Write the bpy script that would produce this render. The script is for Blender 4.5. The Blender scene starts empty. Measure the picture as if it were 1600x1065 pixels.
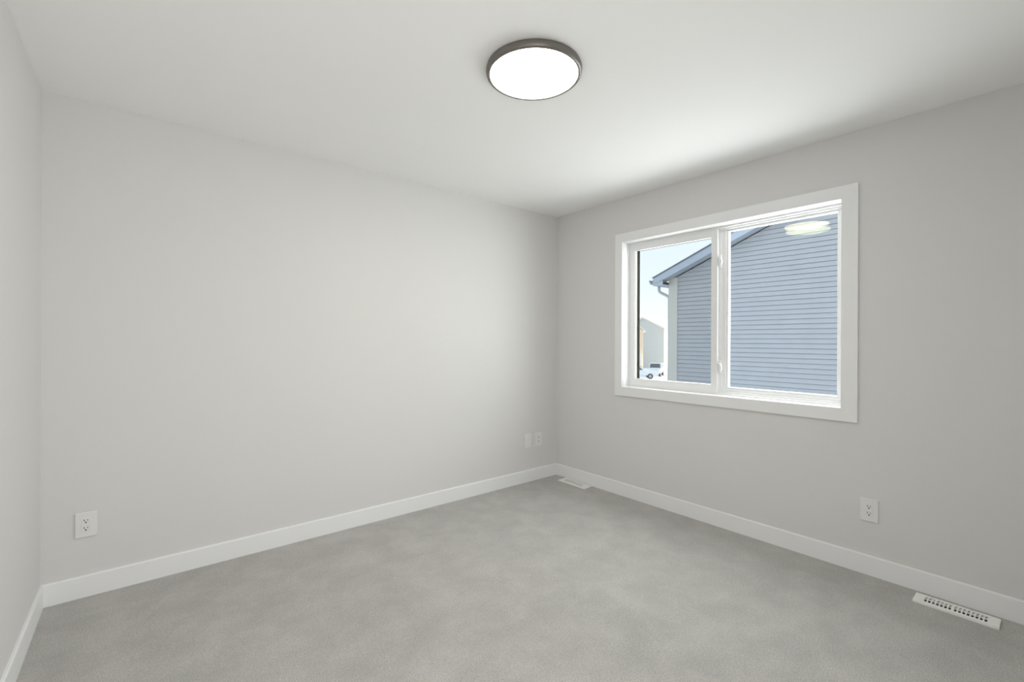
import bpy, bmesh, math, random
from mathutils import Vector, Matrix

# ------------------------------------------------------------------ camera, world, lights, exposure
sc = bpy.context.scene
col = sc.collection
sc.view_settings.view_transform = 'Standard'
sc.view_settings.look = 'None'
sc.view_settings.exposure = 0.085
sc.view_settings.gamma = 1.0
sc.cycles.max_bounces = 16
sc.cycles.diffuse_bounces = 10
sc.cycles.glossy_bounces = 6
sc.cycles.transparent_max_bounces = 24
sc.cycles.caustics_reflective = False
sc.cycles.caustics_refractive = False

cam_data = bpy.data.cameras.new('camera')
cam = bpy.data.objects.new('camera', cam_data)
col.objects.link(cam)
cam_data.sensor_width = 36.0
cam_data.lens = 711.515 / 1600 * 36.0
cam_data.clip_start = 0.02
cam_data.clip_end = 600
RT = Vector((0.77060235, -0.63730406, 0.00394255))
UP = Vector((-0.00273221, 0.00288257, 0.99999211))
FW = Vector((0.637310401, 0.770607048, -0.000480065))
cam.matrix_world = Matrix(((RT.x, UP.x, -FW.x, -3.0872), (RT.y, UP.y, -FW.y, -3.0667),
                           (RT.z, UP.z, -FW.z, 1.2662), (0, 0, 0, 1)))
sc.camera = cam

LAMP_EMIT = 24.0
DAY_WATT = 43.0
SOUTH_WATT = 46.0
FILL_WATT = 18.0
SUN = 8.0
SKY = 1.45

world = bpy.data.worlds.new('winter_sky')
sc.world = world
world.use_nodes = True
wt = world.node_tree
wt.nodes.clear()
w_out = wt.nodes.new('ShaderNodeOutputWorld')
w_bg = wt.nodes.new('ShaderNodeBackground')
w_tc = wt.nodes.new('ShaderNodeTexCoord')
w_sep = wt.nodes.new('ShaderNodeSeparateXYZ')
w_rmp = wt.nodes.new('ShaderNodeValToRGB')
w_rmp.color_ramp.elements[0].position = 0.0
w_rmp.color_ramp.elements[0].color = (0.98, 0.98, 0.97, 1)
w_rmp.color_ramp.elements[1].position = 1.0
w_rmp.color_ramp.elements[1].color = (0.60, 0.73, 0.93, 1)
for pos, c in ((0.05, (0.93, 0.95, 0.97, 1)), (0.13, (0.80, 0.89, 0.96, 1)), (0.35, (0.70, 0.82, 0.95, 1))):
    e = w_rmp.color_ramp.elements.new(pos)
    e.color = c
w_bg.inputs['Strength'].default_value = SKY
wt.links.new(w_tc.outputs['Generated'], w_sep.inputs[0])
wt.links.new(w_sep.outputs['Z'], w_rmp.inputs[0])
wt.links.new(w_rmp.outputs[0], w_bg.inputs[0])
wt.links.new(w_bg.outputs[0], w_out.inputs[0])

sun_data = bpy.data.lights.new('low_winter_sun', 'SUN')
sun_data.energy = SUN
sun_data.angle = math.radians(0.6)
sun_data.color = (1.0, 0.93, 0.82)
sun = bpy.data.objects.new('low_winter_sun', sun_data)
col.objects.link(sun)
sd = Vector((0.8, -0.6, math.tan(math.radians(13)))).normalized()      # towards the sun
sun.rotation_euler = sd.to_track_quat('Z', 'Y').to_euler()
sun.location = (30, -30, 20)


def area_lamp(name, loc, target, size, size_y, watt, color):          # area lamps standing in for window daylight, and the added doorway fill
    d = bpy.data.lights.new(name, 'AREA')
    d.shape = 'RECTANGLE'
    d.size, d.size_y = size, size_y
    d.energy = watt
    d.color = color
    o = bpy.data.objects.new(name, d)
    col.objects.link(o)
    o.location = loc
    o.rotation_euler = (Vector(target) - Vector(loc)).to_track_quat('-Z', 'Y').to_euler()


area_lamp('window_daylight', (0.32, -1.515, 1.47), (0, -1.515, 1.405), 1.62, 1.30, DAY_WATT, (1.0, 1.0, 1.0))
area_lamp('added_fill_light', (-2.95, -3.42, 1.05), (-2.95, 0, 1.15), 0.72, 1.90, FILL_WATT, (1.0, 0.99, 0.98))    # added fill lamp in the unseen doorway behind the camera
area_lamp('southern_sky_light', (2.0, -4.2, 1.2), (0, -1.5, 1.5), 2.0, 2.2, SOUTH_WATT, (1.0, 0.99, 0.98))


# ------------------------------------------------------------------ materials
def mat(name, color, rough=0.5, metal=0.0, spec=0.5, noise=None, bump=None, emit=None):
    """noise = (scale, darker factor, detail); bump = (scale, strength, distance)"""
    m = bpy.data.materials.new(name)
    m.use_nodes = True
    nt = m.node_tree
    b = nt.nodes['Principled BSDF']
    b.inputs['Base Color'].default_value = (*color, 1)
    b.inputs['Roughness'].default_value = rough
    b.inputs['Metallic'].default_value = metal
    b.inputs['Specular IOR Level'].default_value = spec
    tc = nt.nodes.new('ShaderNodeTexCoord')
    if noise:
        n = nt.nodes.new('ShaderNodeTexNoise')
        n.inputs['Scale'].default_value = noise[0]
        n.inputs['Detail'].default_value = noise[2]
        r = nt.nodes.new('ShaderNodeValToRGB')
        r.color_ramp.elements[0].position = 0.3
        r.color_ramp.elements[1].position = 0.7
        r.color_ramp.elements[0].color = (*[c * noise[1] for c in color], 1)
        r.color_ramp.elements[1].color = (*color, 1)
        nt.links.new(tc.outputs['Object'], n.inputs['Vector'])
        nt.links.new(n.outputs['Fac'], r.inputs[0])
        nt.links.new(r.outputs[0], b.inputs['Base Color'])
    if bump:
        n2 = nt.nodes.new('ShaderNodeTexNoise')
        n2.inputs['Scale'].default_value = bump[0]
        n2.inputs['Detail'].default_value = 3
        bp = nt.nodes.new('ShaderNodeBump')
        bp.inputs['Strength'].default_value = bump[1]
        bp.inputs['Distance'].default_value = bump[2]
        nt.links.new(tc.outputs['Object'], n2.inputs['Vector'])
        nt.links.new(n2.outputs['Fac'], bp.inputs['Height'])
        nt.links.new(bp.outputs[0], b.inputs['Normal'])
    if emit:
        b.inputs['Emission Color'].default_value = (*emit[0], 1)
        b.inputs['Emission Strength'].default_value = emit[1]
    return m


def carpet_material():
    m = bpy.data.materials.new('carpet')
    m.use_nodes = True
    nt = m.node_tree
    b = nt.nodes['Principled BSDF']
    b.inputs['Roughness'].default_value = 1.0
    b.inputs['Specular IOR Level'].default_value = 0.0
    b.inputs['Sheen Weight'].default_value = 0.15
    tc = nt.nodes.new('ShaderNodeTexCoord')

    def noise(scale, detail, rough=0.5, dist=0.0):
        n = nt.nodes.new('ShaderNodeTexNoise')
        n.inputs['Scale'].default_value = scale
        n.inputs['Detail'].default_value = detail
        n.inputs['Roughness'].default_value = rough
        n.inputs['Distortion'].default_value = dist
        nt.links.new(tc.outputs['Object'], n.inputs['Vector'])
        return n

    def ramp(n, p0, p1, v0, v1):
        r = nt.nodes.new('ShaderNodeMapRange')
        r.inputs['From Min'].default_value = p0
        r.inputs['From Max'].default_value = p1
        r.inputs['To Min'].default_value = v0
        r.inputs['To Max'].default_value = v1
        nt.links.new(n.outputs['Fac'], r.inputs['Value'])
        return r

    def mul(a, c):
        x = nt.nodes.new('ShaderNodeMath')
        x.operation = 'MULTIPLY'
        nt.links.new(a.outputs[0], x.inputs[0])
        nt.links.new(c.outputs[0], x.inputs[1])
        return x

    fibre = ramp(noise(230, 4, 0.75), 0.30, 0.70, 0.58, 1.42)
    tuft = ramp(noise(70, 2), 0.3, 0.7, 0.95, 1.05)
    patch = ramp(noise(5.5, 4, 0.62, 0.25), 0.36, 0.64, 0.92, 1.06)      # brushed pile, footmarks
    wide = ramp(noise(1.1, 1), 0.35, 0.65, 0.975, 1.02)
    k = mul(mul(fibre, tuft), mul(patch, wide))
    mix = nt.nodes.new('ShaderNodeVectorMath')
    mix.operation = 'SCALE'
    mix.inputs[0].default_value = (0.512, 0.497, 0.473)
    nt.links.new(k.outputs[0], mix.inputs['Scale'])
    nt.links.new(mix.outputs[0], b.inputs['Base Color'])
    bp = nt.nodes.new('ShaderNodeBump')
    bp.inputs['Strength'].default_value = 0.55
    bp.inputs['Distance'].default_value = 0.006
    nt.links.new(fibre.outputs[0], bp.inputs['Height'])
    nt.links.new(bp.outputs[0], b.inputs['Normal'])
    return m


def glass_material(name, tint, sheen, boost=1.0):
    m = bpy.data.materials.new(name)
    m.use_nodes = True
    nt = m.node_tree
    nt.nodes.clear()
    out = nt.nodes.new('ShaderNodeOutputMaterial')
    mx = nt.nodes.new('ShaderNodeMixShader')
    tr = nt.nodes.new('ShaderNodeBsdfTransparent')
    tr.inputs[0].default_value = (*tint, 1)
    gl = nt.nodes.new('ShaderNodeBsdfGlossy')
    gl.inputs['Roughness'].default_value = 0.0
    gl.inputs[0].default_value = (*sheen, 1)
    lw = nt.nodes.new('ShaderNodeLayerWeight')                          # Schlick: r0 + (1 - r0) * (1 - cos)^5
    lw.inputs[0].default_value = 0.5
    pw = nt.nodes.new('ShaderNodeMath')
    pw.operation = 'POWER'
    pw.inputs[1].default_value = 5.0
    nt.links.new(lw.outputs['Facing'], pw.inputs[0])
    mu = nt.nodes.new('ShaderNodeMath')
    mu.operation = 'MULTIPLY_ADD'
    mu.inputs[1].default_value = 0.9 * boost
    mu.inputs[2].default_value = 0.04 * boost
    nt.links.new(pw.outputs[0], mu.inputs[0])
    nt.links.new(mu.outputs[0], mx.inputs[0])
    nt.links.new(tr.outputs[0], mx.inputs[1])
    nt.links.new(gl.outputs[0], mx.inputs[2])
    nt.links.new(mx.outputs[0], out.inputs[0])
    return m


def screen_material():
    m = bpy.data.materials.new('insect_screen')
    m.use_nodes = True
    nt = m.node_tree
    nt.nodes.clear()
    out = nt.nodes.new('ShaderNodeOutputMaterial')
    mx = nt.nodes.new('ShaderNodeMixShader')
    mx.inputs[0].default_value = 0.14
    tr = nt.nodes.new('ShaderNodeBsdfTransparent')
    df = nt.nodes.new('ShaderNodeBsdfDiffuse')
    df.inputs[0].default_value = (0.06, 0.06, 0.06, 1)
    nt.links.new(tr.outputs[0], mx.inputs[1])
    nt.links.new(df.outputs[0], mx.inputs[2])
    nt.links.new(mx.outputs[0], out.inputs[0])
    return m


M = {
    'wall': mat('wall_paint', (0.695, 0.69, 0.679), 0.75, spec=0.2, bump=(180, 0.03, 0.001)),
    'ceiling': mat('ceiling_paint', (0.865, 0.865, 0.856), 0.9, spec=0.1, bump=(120, 0.04, 0.001)),
    'trim': mat('trim_paint', (0.83, 0.835, 0.84), 0.4, spec=0.35),
    'vinyl': mat('window_vinyl', (0.80, 0.80, 0.80), 0.35, spec=0.4),
    'plate': mat('outlet_plastic', (0.77, 0.77, 0.76), 0.3, spec=0.4),
    'slot': mat('outlet_slot', (0.03, 0.03, 0.03), 0.7),
    'gasket': mat('black_gasket', (0.02, 0.02, 0.025), 0.6),
    'tab': mat('screen_tab', (0.10, 0.11, 0.13), 0.5),
    'carpet': carpet_material(),
    'register': mat('register_enamel', (0.88, 0.87, 0.85), 0.35, spec=0.4),
    'duct': mat('duct_shade', (0.02, 0.02, 0.02), 0.8),
    'bronze': mat('lamp_bronze', (0.20, 0.185, 0.165), 0.4, metal=0.6),
    'diffuser': mat('lamp_diffuser', (0.9, 0.9, 0.88), 0.4, emit=((1.0, 0.965, 0.90), LAMP_EMIT)),
    'glass_in': glass_material('pane_glass', (0.99, 0.995, 0.99), (1.0, 0.86, 0.62), 0.30),
    'glass_out': glass_material('pane_glass_green', (0.985, 0.995, 0.985), (0.68, 0.70, 0.42), 0.30),
    'screen': screen_material(),
    'siding': mat('lap_siding', (0.455, 0.463, 0.488), 0.6, spec=0.3, noise=(3, 0.95, 2)),
    'corner_trim': mat('siding_corner_trim', (0.60, 0.58, 0.52), 0.6),
    'fascia': mat('fascia_metal', (0.46, 0.51, 0.59), 0.5),
    'soffit': mat('soffit_metal', (0.42, 0.45, 0.50), 0.6),
    'shingle': mat('asphalt_shingle', (0.20, 0.22, 0.25), 0.95, noise=(40, 0.6, 3)),
    'gutter': mat('gutter_metal', (0.52, 0.54, 0.55), 0.45),
    'snow': mat('snow', (0.90, 0.91, 0.93), 0.9, spec=0.1, noise=(0.4, 0.95, 4), bump=(1.3, 0.4, 0.1)),
    'track': mat('snowy_street', (0.80, 0.78, 0.72), 0.9, noise=(0.8, 0.88, 4)),
    'far_grey': mat('grey_siding', (0.62, 0.63, 0.62), 0.7),
    'far_sunlit': mat('sunlit_siding', (0.82, 0.80, 0.74), 0.7),  # sunlight painted into the side wall colour, paler than the gable
    'far_sunlit_peach': mat('sunlit_peach_siding', (0.92, 0.70, 0.50), 0.7),  # warm sunlight on the gable put into its siding colour
    'far_roof': mat('frosted_shingle', (0.80, 0.78, 0.72), 0.9, noise=(1.5, 0.9, 3)),
    'white_trim': mat('white_trim', (0.85, 0.85, 0.84), 0.6),
    'dark_glass': mat('dark_glazing', (0.12, 0.13, 0.15), 0.15),
    'car_white': mat('car_paint_white', (0.85, 0.86, 0.88), 0.3),
    'tyre': mat('tyre_rubber', (0.05, 0.05, 0.055), 0.8),
    'hub': mat('wheel_hub', (0.45, 0.46, 0.48), 0.4, metal=0.5),
}


# ------------------------------------------------------------------ helpers
def link(name, bm, material, parent=None, smooth=False, mats=None):
    bmesh.ops.recalc_face_normals(bm, faces=bm.faces)
    me = bpy.data.meshes.new(name)
    bm.to_mesh(me)
    bm.free()
    for x in (mats or [material]):
        me.materials.append(x)
    if smooth:
        for p in me.polygons:
            p.use_smooth = True
    o = bpy.data.objects.new(name, me)
    col.objects.link(o)
    if parent:
        o.parent = parent
    return o


def tag(o, label=None, cat=None, group=None, kind=None):
    if label:
        o['label'] = label
    if cat:
        o['category'] = cat
    if group:
        o['group'] = group
    if kind:
        o['kind'] = kind
    return o


def empty(name, loc=(0, 0, 0), rz=0.0):
    o = bpy.data.objects.new(name, None)
    o.empty_display_size = 0.1
    o.location = loc
    o.rotation_euler = (0, 0, rz)
    col.objects.link(o)
    return o


def box(bm, x0, x1, y0, y1, z0, z1, bevel=0.0):
    vs = [bm.verts.new((x, y, z)) for x in (x0, x1) for y in (y0, y1) for z in (z0, z1)]
    fs = [bm.faces.new([vs[i] for i in q]) for q in
          ((0, 1, 3, 2), (4, 6, 7, 5), (0, 4, 5, 1), (2, 3, 7, 6), (0, 2, 6, 4), (1, 5, 7, 3))]
    if bevel:
        es = {e for f in fs for e in f.edges}
        bmesh.ops.bevel(bm, geom=list(es), offset=bevel, segments=2, affect='EDGES', profile=0.5)
    return fs


def prism(bm, pts, axis, a0, a1):
    """pts: 2-D outline; axis: 'x' (pts are y,z), 'y' (x,z), 'z' (x,y)"""
    def P(q, a):
        return {'x': (a, q[0], q[1]), 'y': (q[0], a, q[1]), 'z': (q[0], q[1], a)}[axis]
    A = [bm.verts.new(P(q, a0)) for q in pts]
    B = [bm.verts.new(P(q, a1)) for q in pts]
    n = len(pts)
    bm.faces.new(A)
    bm.faces.new(B[::-1])
    for i in range(n):
        bm.faces.new((A[i], B[i], B[(i + 1) % n], A[(i + 1) % n]))


def ring(bm, x0, x1, outer, inner, bevel=0.0):
    """rectangular frame in the y-z plane with mitred corners; rects are (y0, y1, z0, z1)"""
    def corners(r):
        return [(r[0], r[2]), (r[1], r[2]), (r[1], r[3]), (r[0], r[3])]
    vs = [[bm.verts.new((x, *c)) for c in corners(r)] for x in (x0, x1) for r in (outer, inner)]
    fs = []
    for i in range(4):
        j = (i + 1) % 4
        fs += [bm.faces.new((vs[0][i], vs[0][j], vs[1][j], vs[1][i])), bm.faces.new((vs[2][i], vs[3][i], vs[3][j], vs[2][j])),
               bm.faces.new((vs[0][i], vs[2][i], vs[2][j], vs[0][j])), bm.faces.new((vs[1][i], vs[1][j], vs[3][j], vs[3][i]))]
    if bevel:
        es = [e for e in {e for f in fs for e in f.edges} if len(e.link_faces) == 2 and e.calc_face_angle(0) > 0.5]
        bmesh.ops.bevel(bm, geom=es, offset=bevel, segments=2, affect='EDGES', profile=0.5)


def lathe(bm, prof, n=96, centre=(0, 0, 0)):
    rings = []
    for r, z in prof:
        if r < 1e-6:
            rings.append([bm.verts.new((centre[0], centre[1], centre[2] + z))])
        else:
            rings.append([bm.verts.new((centre[0] + r * math.cos(2 * math.pi * k / n), centre[1] + r * math.sin(2 * math.pi * k / n), centre[2] + z)) for k in range(n)])
    for a, b in zip(rings, rings[1:]):
        for k in range(n):
            q = [a[k % len(a)], a[(k + 1) % len(a)], b[(k + 1) % len(b)], b[k % len(b)]]
            u = []
            for v in q:
                if v not in u:
                    u.append(v)
            if len(u) > 2:
                bm.faces.new(u)


def tube(bm, pts, w, h, seg=8):
    """rounded pipe along pts, half sizes w, h"""
    pts = [Vector(p) for p in pts]
    rings = []
    for i, p in enumerate(pts):
        t = (pts[min(i + 1, len(pts) - 1)] - pts[max(i - 1, 0)]).normalized()
        ref = Vector((1, 0, 0)) if abs(t.x) < 0.9 else Vector((0, 0, 1))
        a = t.cross(ref).normalized()
        b = t.cross(a).normalized()
        rings.append([bm.verts.new(p + a * w * math.cos(2 * math.pi * k / seg) + b * h * math.sin(2 * math.pi * k / seg)) for k in range(seg)])
    for A, B in zip(rings, rings[1:]):
        for k in range(seg):
            bm.faces.new((A[k], A[(k + 1) % seg], B[(k + 1) % seg], B[k]))
    bm.faces.new(rings[0])
    bm.faces.new(rings[-1][::-1])


# ------------------------------------------------------------------ room shell
H = 2.44
XL, YF = -3.430, -3.30            # left wall, wall behind the camera
SL = 0.010                        # the left wall runs very slightly out of square
OP = (-2.268, -0.764, 0.893, 2.075)   # finished window opening: y0, y1, z0, z1


def struct(o, label=None):
    o['kind'] = 'structure'
    if label:
        o['label'] = label
    return o


bm = bmesh.new()
box(bm, XL - 0.20, 0.16, YF - 1.60, 0.16, -0.20, 0.0)
struct(link('floor', bm, M['carpet']), 'grey beige cut pile carpet floor')
bm = bmesh.new()
box(bm, XL - 0.20, 0.16, YF - 1.60, 0.16, H, H + 0.20)
struct(link('ceiling', bm, M['ceiling']), 'smooth white ceiling')
bm = bmesh.new()
box(bm, XL - 0.20, 0.16, 0.0, 0.16, 0.0, H)
struct(link('wall_back', bm, M['wall']), 'long pale grey wall facing the camera')
bm = bmesh.new()
ring(bm, 0.0, 0.16, (YF - 0.16, 0.0, 0.0, H), (OP[0] - 0.014, OP[1] + 0.014, OP[2] - 0.014, OP[3] + 0.014))
struct(link('wall_right', bm, M['wall']), 'pale grey wall with the window')
bm = bmesh.new()
prism(bm, [(XL, 0.0), (XL - 0.16, 0.0), (XL - 0.16, YF), (XL + SL * YF, YF)], 'z', 0.0, H)
struct(link('wall_left', bm, M['wall']), 'pale grey wall at the left edge')
bm = bmesh.new()
prism(bm, [(XL - 0.20, 0.0), (-3.36, 0.0), (-3.36, 2.05), (-2.54, 2.05), (-2.54, 0.0), (0.0, 0.0), (0.0, H), (XL - 0.20, H)], 'y', YF - 0.11, YF)  # doorway opening added to let the fill lamp shine in
struct(link('wall_front', bm, M['wall']), 'pale grey wall behind the camera')

bm = bmesh.new()                                                        # hall added behind the added doorway
prism(bm, [(XL - 0.20, YF - 0.11), (XL - 0.04, YF - 0.11), (XL - 0.04, YF - 1.40), (-1.60, YF - 1.40), (-1.60, YF - 0.11), (-1.44, YF - 0.11), (-1.44, YF - 1.56), (XL - 0.20, YF - 1.56)], 'z', 0.0, H)
struct(link('wall_added_hall', bm, M['wall']), 'pale grey walls of the added hall behind the doorway')
bm = bmesh.new()
ring(bm, 0.0, 0.016, (-3.43 + 0.01, -2.47, -0.08, 2.12), (-3.35, -2.55, -0.005, 2.04))
for v in bm.verts:
    v.co = (v.co.y, YF + v.co.x, max(v.co.z, 0.0))
struct(link('trim_1', bm, M['trim']), 'white casing round the added doorway behind the camera')

BH, BT = 0.106, 0.012
prof = [(0, 0), (BT, 0), (BT, BH - 0.006), (BT - 0.0015, BH - 0.002), (BT - 0.005, BH), (0, BH)]
bm = bmesh.new()
prism(bm, [(-d, z) for d, z in prof], 'x', XL, 0.0)
struct(link('baseboard_back', bm, M['trim']), 'white baseboard along the long grey wall')
bm = bmesh.new()
prism(bm, [(-d, z) for d, z in prof], 'y', YF, -BT)
struct(link('baseboard_right', bm, M['trim']), 'white baseboard below the window')
bm = bmesh.new()
prism(bm, [(YF + d, z) for d, z in prof], 'x', -2.47, -BT)
struct(link('baseboard_front', bm, M['trim']), 'white baseboard behind the camera')
bm = bmesh.new()
A = [bm.verts.new((XL + d, -BT, z)) for d, z in prof]
B = [bm.verts.new((XL + SL * YF + d, YF, z)) for d, z in prof]
bm.faces.new(A)
bm.faces.new(B[::-1])
for i in range(len(prof)):
    j = (i + 1) % len(prof)
    bm.faces.new((A[i], A[j], B[j], B[i]))
struct(link('baseboard_left', bm, M['trim']), 'white baseboard along the left wall')

# ------------------------------------------------------------------ window
win = struct(empty('window_1', (0, 0, 0)), 'white sliding window with two panes in a flat white casing')
bm = bmesh.new()
ring(bm, -0.016, 0.0, (-2.345, -0.694, 0.8207, 2.148), OP, 0.0015)
link('window_casing', bm, M['trim'], win)
bm = bmesh.new()
ring(bm, -0.004, 0.085, (OP[0] - 0.014, OP[1] + 0.014, OP[2] - 0.014, OP[3] + 0.014), OP)
link('window_jamb', bm, M['vinyl'], win)


def inset(r, a, b, c, d):
    return (r[0] + a, r[1] - b, r[2] + c, r[3] - d)


# vinyl frame, stepped towards the glass
FR = inset(OP, 0.010, 0.010, 0.010, 0.012)
bm = bmesh.new()
ring(bm, 0.078, 0.165, (OP[0] - 0.014, OP[1] + 0.014, OP[2] - 0.014, OP[3] + 0.014), FR, 0.001)
ring(bm, 0.100, 0.165, (OP[0] - 0.010, OP[1] + 0.010, OP[2] - 0.010, OP[3] + 0.010), inset(OP, 0.024, 0.018, 0.022, 0.020), 0.001)
link('window_frame', bm, M['vinyl'], win)
# fixed light on the right: glazing bead frame, mullion, double pane
FG = (-2.213, -1.568, 0.946, 2.041)
bm = bmesh.new()
ring(bm, 0.118, 0.150, (OP[0] + 0.010, -1.513, OP[2] + 0.010, OP[3] - 0.010), (FG[0] - 0.012, FG[1] + 0.014, FG[2] - 0.014, FG[3] + 0.012), 0.001)
ring(bm, 0.126, 0.156, (OP[0] + 0.012, -1.530, OP[2] + 0.012, OP[3] - 0.010), FG, 0.0015)
link('fixed_frame', bm, M['vinyl'], win)
bm = bmesh.new()
box(bm, 0.112, 0.160, -1.532, -1.462, OP[2] + 0.012, OP[3] - 0.014, 0.002)
link('mullion', bm, M['vinyl'], win)


def pane(name, x, rect, m, yaw, pitch, parent):
    bm = bmesh.new()
    cy, cz = (rect[0] + rect[1]) / 2, (rect[2] + rect[3]) / 2
    box(bm, -0.0015, 0.0015, rect[0] - cy, rect[1] - cy, rect[2] - cz, rect[3] - cz)
    o = link(name, bm, m, parent)
    o.location = (x, cy, cz)
    o.rotation_euler = (0, math.radians(pitch), math.radians(yaw))
    return o


G = (FG[0] - 0.006, FG[1] + 0.006, FG[2] - 0.006, FG[3] + 0.006)
p1 = pane('fixed_pane', 0.137, G, M['glass_in'], 2.35, 0.0, win)
p2 = pane('fixed_pane', 0.150, G, M['glass_out'], 2.38, 0.62, win)

# sliding sash on the left
SG = (-1.461, -0.821, 0.9595, 2.011)
sash = bpy.data.objects.new('sliding_sash', None)
bm = bmesh.new()
ring(bm, 0.084, 0.122, (-1.5085, OP[1] - 0.008, OP[2] + 0.008, OP[3] - 0.008), (SG[0] - 0.006, SG[1] + 0.006, SG[2] - 0.006, SG[3] + 0.006), 0.002)
ring(bm, 0.091, 0.116, (-1.500, OP[1] - 0.018, OP[2] + 0.020, OP[3] - 0.020), SG, 0.002)
sash = link('sliding_sash', bm, M['vinyl'], win)
S2 = (SG[0] - 0.003, SG[1] + 0.003, SG[2] - 0.003, SG[3] + 0.003)
pane('sash_pane', 0.1015, S2, M['glass_in'], 0.0, 0.0, sash)
pane('sash_pane', 0.113, S2, M['glass_out'], 0.0, 0.0, sash)
bm = bmesh.new()
box(bm, 0.1175, 0.123, SG[1] - 0.020, SG[1] + 0.004, SG[2] - 0.003, SG[3] + 0.002)
box(bm, 0.1175, 0.123, SG[0], SG[1], SG[3] - 0.003, SG[3] + 0.003)
tag(link('gasket', bm, M['gasket'], sash), 'black glazing gasket')
bm = bmesh.new()
box(bm, 0.1560, 0.1566, -1.52, OP[1] - 0.01, OP[2] + 0.02, OP[3] - 0.02)
tag(link('insect_screen', bm, M['screen'], win), 'dark insect screen')
for z in (1.895, 1.015):
    bm = bmesh.new()
    tube(bm, [(0.150, -0.806 - 0.014 * math.sin(t), z + 0.022 * math.cos(t)) for t in [math.pi * k / 10 for k in range(11)]], 0.003, 0.003, 6)
    tag(link('screen_tab', bm, M['tab'], win), 'small dark loop tab', None)
for z in (1.835, 1.085):
    bm = bmesh.new()
    box(bm, 0.100, 0.113, -1.528, -1.508, z - 0.045, z + 0.045, 0.003)
    prism(bm, [(-1.512, z + 0.030), (-1.530, z + 0.022), (-1.538, z - 0.006), (-1.530, z - 0.026), (-1.514, z - 0.012)], 'x', 0.088, 0.104)
    link('sash_latch', bm, M['vinyl'], win)

# ------------------------------------------------------------------ ceiling light
lamp = tag(empty('ceiling_light', (-1.763, -1.607, H)), 'round flush ceiling light with dark bronze rim and glowing white diffuser', 'ceiling light')
bm = bmesh.new()
lathe(bm, [(0.0, 0.0), (0.199, 0.0), (0.204, -0.003), (0.2065, -0.010), (0.206, -0.020), (0.2035, -0.0275), (0.198, -0.0315), (0.191, -0.032), (0.1895, -0.030), (0.189, -0.020), (0.0, -0.018)])
link('rim', bm, M['bronze'], lamp, smooth=True)
bm = bmesh.new()
lathe(bm, [(0.0, -0.0215), (0.1885, -0.0215), (0.1885, -0.0285), (0.183, -0.0305), (0.16, -0.0318), (0.08, -0.0335), (0.0, -0.034)])
link('diffuser', bm, M['diffuser'], lamp, smooth=True)


# ------------------------------------------------------------------ wall plates (built facing -Y, then turned)
def wall_plate(name, loc, rz, label, cat, style, group=None):
    t = tag(empty(name, loc, rz), label, cat, group)
    bm = bmesh.new()
    pw, ph = 0.0405, 0.062
    box(bm, -pw, pw, -0.0080, 0.0, -ph, ph, 0.0042)
    link('cover_plate', bm, M['plate'], t)
    if style == 'coax':
        bm = bmesh.new()
        box(bm, -0.0165, 0.0165, -0.0098, -0.005, -0.0335, 0.0335, 0.001)
        ins = link('insert', bm, M['plate'], t)
        bm = bmesh.new()
        box(bm, -0.0085, 0.0085, -0.0106, -0.007, -0.010, 0.006, 0.0006)
        link('port', bm, M['plate'], ins)
        return t
    bm = bmesh.new()
    box(bm, -0.0168, 0.0168, -0.0096, -0.005, -0.0335, 0.0335, 0.001)
    rec = tag(link('receptacle', bm, M['plate'], t), None)
    for dz in (0.0185, -0.0185):
        bm = bmesh.new()
        box(bm, -0.0078, -0.0050, -0.0100, -0.0090, dz - 0.0005, dz + 0.0085)
        box(bm, 0.0052, 0.0076, -0.0100, -0.0090, dz + 0.0005, dz + 0.0078)
        n = 14
        prism(bm, [(0.0034 * math.cos(2 * math.pi * k / n), dz - 0.0068 + 0.0034 * math.sin(2 * math.pi * k / n)) for k in range(n)], 'y', -0.0100, -0.0090)
        tag(link('socket_holes', bm, M['slot'], rec), 'black slots and ground hole')
    return t


wall_plate('wall_outlet', (-3.272, 0.0, 0.354), 0, 'white double wall outlet on the long wall near the left corner', 'outlet', 'duplex')
wall_plate('wall_outlet', (0.0, -2.398, 0.352), math.radians(-90), 'white double wall outlet below the right end of the window', 'outlet', 'duplex')
wall_plate('wall_outlet', (-0.236, 0.0, 0.367), 0, 'small white wall outlet on the long wall closest to the far corner', 'outlet', 'duplex')
wall_plate('cable_plate', (-0.366, 0.0, 0.367), 0, 'white cable wall plate just left of the outlet by the far corner', 'wall plate', 'coax')


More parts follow.
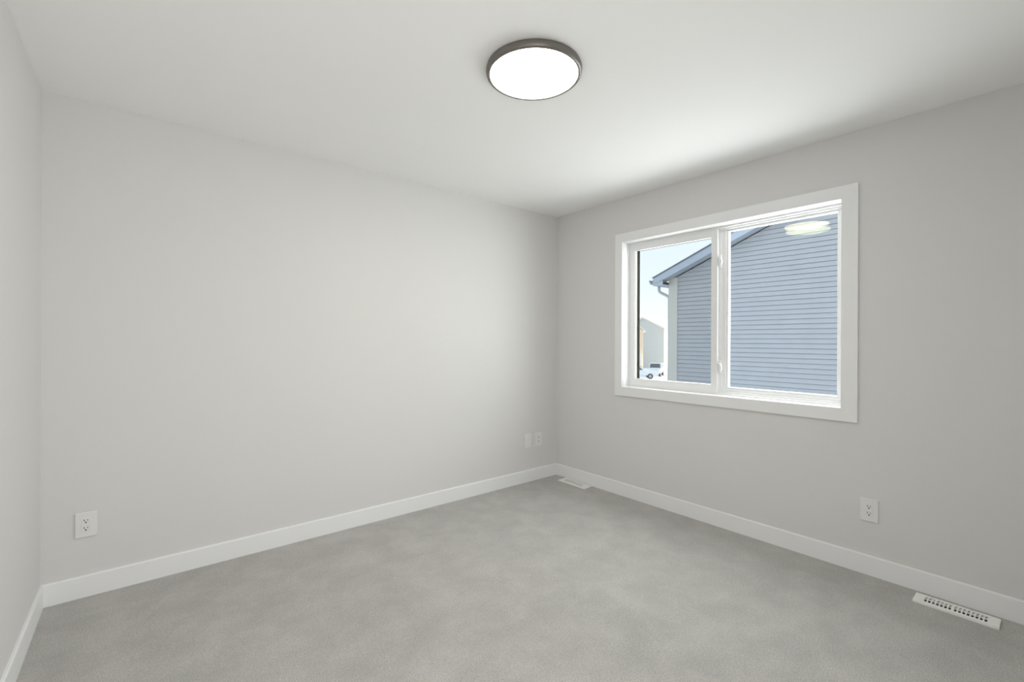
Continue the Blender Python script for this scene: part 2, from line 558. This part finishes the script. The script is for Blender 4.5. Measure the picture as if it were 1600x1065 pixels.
# ------------------------------------------------------------------ floor registers (long side along local Y)
def register(loc, rz, L, Wd, label):
    t = tag(empty('floor_register', loc, rz), label, 'floor vent', 'white floor vents along the window wall')
    n_a, n_b, pitch, gap = 8, 7, 0.0143, 0.0045
    hw = 0.029
    slots = []
    y = -((n_a + n_b) * pitch + gap) / 2
    for k in range(n_a + n_b):
        if k == n_a:
            y += gap
        slots.append((y + 0.0027, y + pitch - 0.0027))
        y += pitch
    bm = bmesh.new()
    T0, T1 = 0.0085, 0.0110
    # face plate with real openings: two long rails, end plates and the bars between slots
    box(bm, -Wd / 2, -hw, -L / 2, L / 2, T0, T1)
    box(bm, hw, Wd / 2, -L / 2, L / 2, T0, T1)
    edges = [-L / 2] + [v for s in slots for v in s] + [L / 2]
    for a, b in zip(edges[0::2], edges[1::2]):
        box(bm, -hw, hw, a, b, T0, T1)
    # turned-down lip round the plate
    for q in ((-Wd / 2 - 0.003, -Wd / 2, -L / 2 - 0.003, L / 2 + 0.003), (Wd / 2, Wd / 2 + 0.003, -L / 2 - 0.003, L / 2 + 0.003),
              (-Wd / 2, Wd / 2, -L / 2 - 0.003, -L / 2), (-Wd / 2, Wd / 2, L / 2, L / 2 + 0.003)):
        box(bm, *q, 0.0, T1 - 0.001)
    link('face_plate', bm, M['register'], t)
    bm = bmesh.new()
    box(bm, -hw - 0.008, hw + 0.008, slots[0][0] - 0.004, slots[-1][1] + 0.004, 0.0005, 0.0012)  # black sheet on the floor stands in for the shade down the duct
    tag(link('duct_shade_sheet', bm, M['duct'], t), 'dark sheet painted as the shade below the slots')
    bm = bmesh.new()
    prism(bm, [(0.010, 0.0016), (hw + 0.007, 0.0040), (hw + 0.007, 0.0050), (0.010, 0.0026)], 'y', slots[0][0] - 0.003, slots[-1][1] + 0.003)
    link('damper_blade', bm, M['register'], t)
    return t


register((-0.103, -2.747, 0.0), 0.0, 0.285, 0.092, 'white slotted floor vent in the near right carpet by the baseboard')
register((-0.080, -0.310, 0.0), 0.0, 0.300, 0.092, 'white floor vent in the far corner under the cable plates')

# ------------------------------------------------------------------ outside
GZ = -3.75
bm = bmesh.new()
vs = [bm.verts.new(p) for p in ((-150, -250, GZ), (400, -250, GZ), (400, 300, GZ), (-150, 300, GZ))]
bm.faces.new(vs)
struct(link('ground', bm, M['snow']), 'bright snow covered ground')

bm = bmesh.new()
d = Vector((0.831, 0.556, 0)).normalized()
nrm = Vector((-d.y, d.x, 0))
c = Vector((56.5, 37.0, GZ + 0.03))
u = (Vector((0, 1, 0)) * 0.86 + Vector((-0.5, 0, 0))).normalized()
w = Vector((u.y, -u.x, 0))
bm.faces.new([bm.verts.new(c + u * a + w * b) for a, b in ((-60, -1.6), (60, -1.6), (60, 1.6), (-60, 1.6))])
struct(link('road', bm, M['track']), 'beige wheel tracks across the snow')

# neighbouring house: gable wall parallel to the window wall
hx, y1, y0 = 7.4, 3.307, -11.3
yr = (y0 + y1) / 2
pit = 0.402
Zs = 2.80                        # underside of roof at the wall corner
ROOF = lambda y: Zs + pit * (min(y1 - y, y - y0))
nb = tag(empty('neighbour_house', (hx, yr, GZ)), 'blue grey lap sided house with gable roof outside the window', 'house')
OFF = Vector((hx, yr, GZ))


def nlink(name, bm, m, parent=nb, **k):
    bmesh.ops.translate(bm, verts=bm.verts, vec=-OFF)
    return link(name, bm, m, parent, **k)


bm = bmesh.new()
lap = 0.1017
z = GZ
while z < ROOF(yr) - 0.02:
    zt = min(z + lap, ROOF(yr))
    a0, a1 = y0, y1
    if zt > Zs:
        a0, a1 = y0 + (zt - Zs) / pit, y1 - (zt - Zs) / pit
    b0, b1 = a0, a1
    if z < Zs:
        b0, b1 = y0, y1
    else:
        b0, b1 = y0 + (z - Zs) / pit, y1 - (z - Zs) / pit
    prof_ = [(0.030, z, b0, b1), (-0.022, z, b0, b1), (-0.006, zt - 0.006, a0, a1), (0.030, zt - 0.006, a0, a1)]   # butt edge, sloping face, dark gap under the next lap
    rows = [(bm.verts.new((hx + dx, l, q)), bm.verts.new((hx + dx, r, q))) for dx, q, l, r in prof_]
    if a1 - a0 > 0.05:
        for (p0, p1_), (q0, q1) in zip(rows, rows[1:]):
            bm.faces.new((p0, p1_, q1, q0))
    z += lap
prism(bm, [(y0, GZ), (y1, GZ), (y1, Zs), (yr, ROOF(yr)), (y0, Zs)], 'x', hx + 0.030, hx + 11)
nlink('siding_wall', bm, M['siding'])
bm = bmesh.new()
prism(bm, [(hx - 0.034, y1 - 0.215), (hx - 0.034, y1 + 0.02), (hx + 0.12, y1 + 0.02), (hx + 0.12, y1), (hx, y1), (hx, y1 - 0.215)], 'z', GZ, Zs + 0.07)
tag(nlink('corner_trim', bm, M['corner_trim']), 'pale corner board')
# roof: two slabs with rake overhang
ov, eo = 0.30, 0.30
bm = bmesh.new()
for s in (1, -1):
    ye = (y1 + eo) if s > 0 else (y0 - eo)
    ze = Zs - pit * eo
    n = 0.19
    prism(bm, [(ye, ze + n), (yr, ROOF(yr) + n), (yr, ROOF(yr) + n + 0.035), (ye + s * 0.03, ze + n + 0.02)], 'x', hx - ov - 0.02, hx + 11.3)
nlink('roof', bm, M['shingle'])
bm = bmesh.new()
for s in (1, -1):
    ye = (y1 + eo) if s > 0 else (y0 - eo)
    ze = Zs - pit * eo
    prism(bm, [(ye, ze + 0.02), (yr, ROOF(yr) + 0.0), (yr, ROOF(yr) + 0.19), (ye, ze + 0.19)], 'x', hx - ov, hx - ov + 0.02)
    # boxed eave return closing the fascia at the corner
    prism(bm, [(ye, ze + 0.02), (ye, ze - 0.0), (ye - s * (eo - 0.03), ze - 0.0), (ye - s * (eo - 0.03), ze + 0.14)], 'x', hx - ov, hx - ov + 0.02)
nlink('fascia_board', bm, M['fascia'])
bm = bmesh.new()
for s in (1, -1):
    ye = (y1 + eo) if s > 0 else (y0 - eo)
    ze = Zs - pit * eo
    prism(bm, [(ye, ze + 0.03), (yr, ROOF(yr) + 0.01), (yr, ROOF(yr) + 0.03), (ye, ze + 0.05)], 'x', hx - ov + 0.02, hx)
    box(bm, hx - ov + 0.02, hx + 11, min(ye, ye - s * eo), max(ye, ye - s * eo), ze - 0.0, ze + 0.02)
nlink('soffit', bm, M['soffit'])
bm = bmesh.new()
ze = Zs - pit * eo
ye = y1 + eo
prism(bm, [(ye, ze + 0.03), (ye + 0.06, ze + 0.03), (ye + 0.105, ze + 0.09), (ye + 0.115, ze + 0.15), (ye + 0.10, ze + 0.15), (ye + 0.095, ze + 0.10), (ye + 0.055, ze + 0.045), (ye + 0.01, ze + 0.045), (ye + 0.01, ze + 0.15), (ye, ze + 0.15)], 'x', hx - ov - 0.01, hx + 11.2)
gut = nlink('gutter', bm, M['gutter'])
bm = bmesh.new()
xs = hx + 0.05
tube(bm, [(xs, ye + 0.05, ze + 0.05), (xs, ye + 0.05, ze - 0.06), (xs, ye + 0.04, ze - 0.11), (xs, ye - 0.0, ze - 0.15),
          (xs, y1 + 0.12, ze - 0.24), (xs, y1 + 0.065, ze - 0.28), (xs, y1 + 0.05, ze - 0.34), (xs, y1 + 0.05, GZ + 0.1)], 0.036, 0.036, 10)
nlink('downspout', bm, M['gutter'], smooth=True)


# far houses: gable facing the window side, ridge along +X
def far_house(loc, half, depth, eave, pitch, wall, side, label, left=None):
    t = tag(empty('suburban_house', loc), label, 'house')
    lf = left or half
    pk = eave + pitch * half
    bm = bmesh.new()
    prism(bm, [(-half, 0), (lf, 0), (lf, pk - pitch * lf), (0, pk), (-half, eave)], 'x', 0.02, depth)
    link('gable_wall', bm, M[wall], t)
    bm = bmesh.new()
    box(bm, 0.05, depth, -half - 0.05, -half, 0, eave)
    link('side_wall', bm, M[side], t)
    bm = bmesh.new()
    for s, w_ in ((-1, half), (1, lf)):
        e = w_ + 0.4
        prism(bm, [(0, pk + 0.04), (s * e, pk - pitch * e + 0.04), (s * e, pk - pitch * e + 0.30), (0, pk + 0.32)], 'x', -0.4, depth + 0.4)
    link('roof', bm, M['far_roof'], t)
    return t


h1 = far_house((71.5, 47.8, GZ), 4.3, 9, 7.35, 0.46, 'far_grey', 'far_sunlit', 'distant grey house with frosted roof beyond the street')
h2 = far_house((56.3, 40.7, GZ), 2.6, 8, 6.75, 0.75, 'far_sunlit_peach', 'far_sunlit', 'distant house coloured sunlit peach cut by the left edge of the glass')
h2.rotation_euler.z = math.radians(40)
bm = bmesh.new()
box(bm, -1.6, 0.0, -2.2, 2.4, 0.0, 3.1)
link('porch', bm, M['white_trim'], h2)
for w_ in (0.6,):
    bm = bmesh.new()
    box(bm, 4.0, 5.0, -4.42, -4.34, 5.2, 6.6)
    link('side_window', bm, M['dark_glass'], h1)


def car(loc, rz, label):
    t = tag(empty('parked_car', loc, rz), label, 'car')
    bm = bmesh.new()
    prism(bm, [(-2.4, 0.45), (2.35, 0.45), (2.45, 0.75), (2.35, 1.02), (1.25, 1.12), (0.75, 1.14), (0.15, 1.75), (-1.6, 1.8), (-2.35, 1.2), (-2.45, 0.8)], 'y', -0.9, 0.9)
    bmesh.ops.bevel(bm, geom=list(bm.edges), offset=0.06, segments=2, affect='EDGES')
    link('body', bm, M['car_white'], t)
    for s in (-1, 1):
        bm = bmesh.new()
        prism(bm, [(-1.75, 1.18), (0.55, 1.18), (0.08, 1.66), (-1.5, 1.68)], 'y', s * 0.895, s * 0.915)
        link('side_glass', bm, M['dark_glass'], t)
        for x in (-1.5, 1.5):
            bm = bmesh.new()
            n = 20
            prism(bm, [(x + 0.36 * math.cos(2 * math.pi * k / n), 0.36 + 0.36 * math.sin(2 * math.pi * k / n)) for k in range(n)], 'y', s * 0.70, s * 0.93)
            wh = link('wheel', bm, M['tyre'], t)
            bm = bmesh.new()
            prism(bm, [(x + 0.2 * math.cos(2 * math.pi * k / n), 0.36 + 0.2 * math.sin(2 * math.pi * k / n)) for k in range(n)], 'y', s * 0.93, s * 0.945)
            link('hub', bm, M['hub'], wh)
    bm = bmesh.new()
    A = [bm.verts.new(q) for q in ((0.68, -0.72, 1.20), (0.68, 0.72, 1.20), (0.20, 0.66, 1.72), (0.20, -0.66, 1.72))]
    f = bm.faces.new(A)
    e = bmesh.ops.extrude_face_region(bm, geom=[f])
    bmesh.ops.translate(bm, verts=[v for v in e['geom'] if isinstance(v, bmesh.types.BMVert)], vec=(0.05, 0, 0.05))
    link('windscreen', bm, M['dark_glass'], t)
    return t


va = math.atan2(-0.831, 0.556)
car((49.4, 33.6, GZ), va + 0.12, 'white parked car nearest the window in the snow')
car((55.6, 34.9, GZ), math.atan2(-0.556, -0.831) - 0.15, 'white parked car facing the window in front of the grey house')
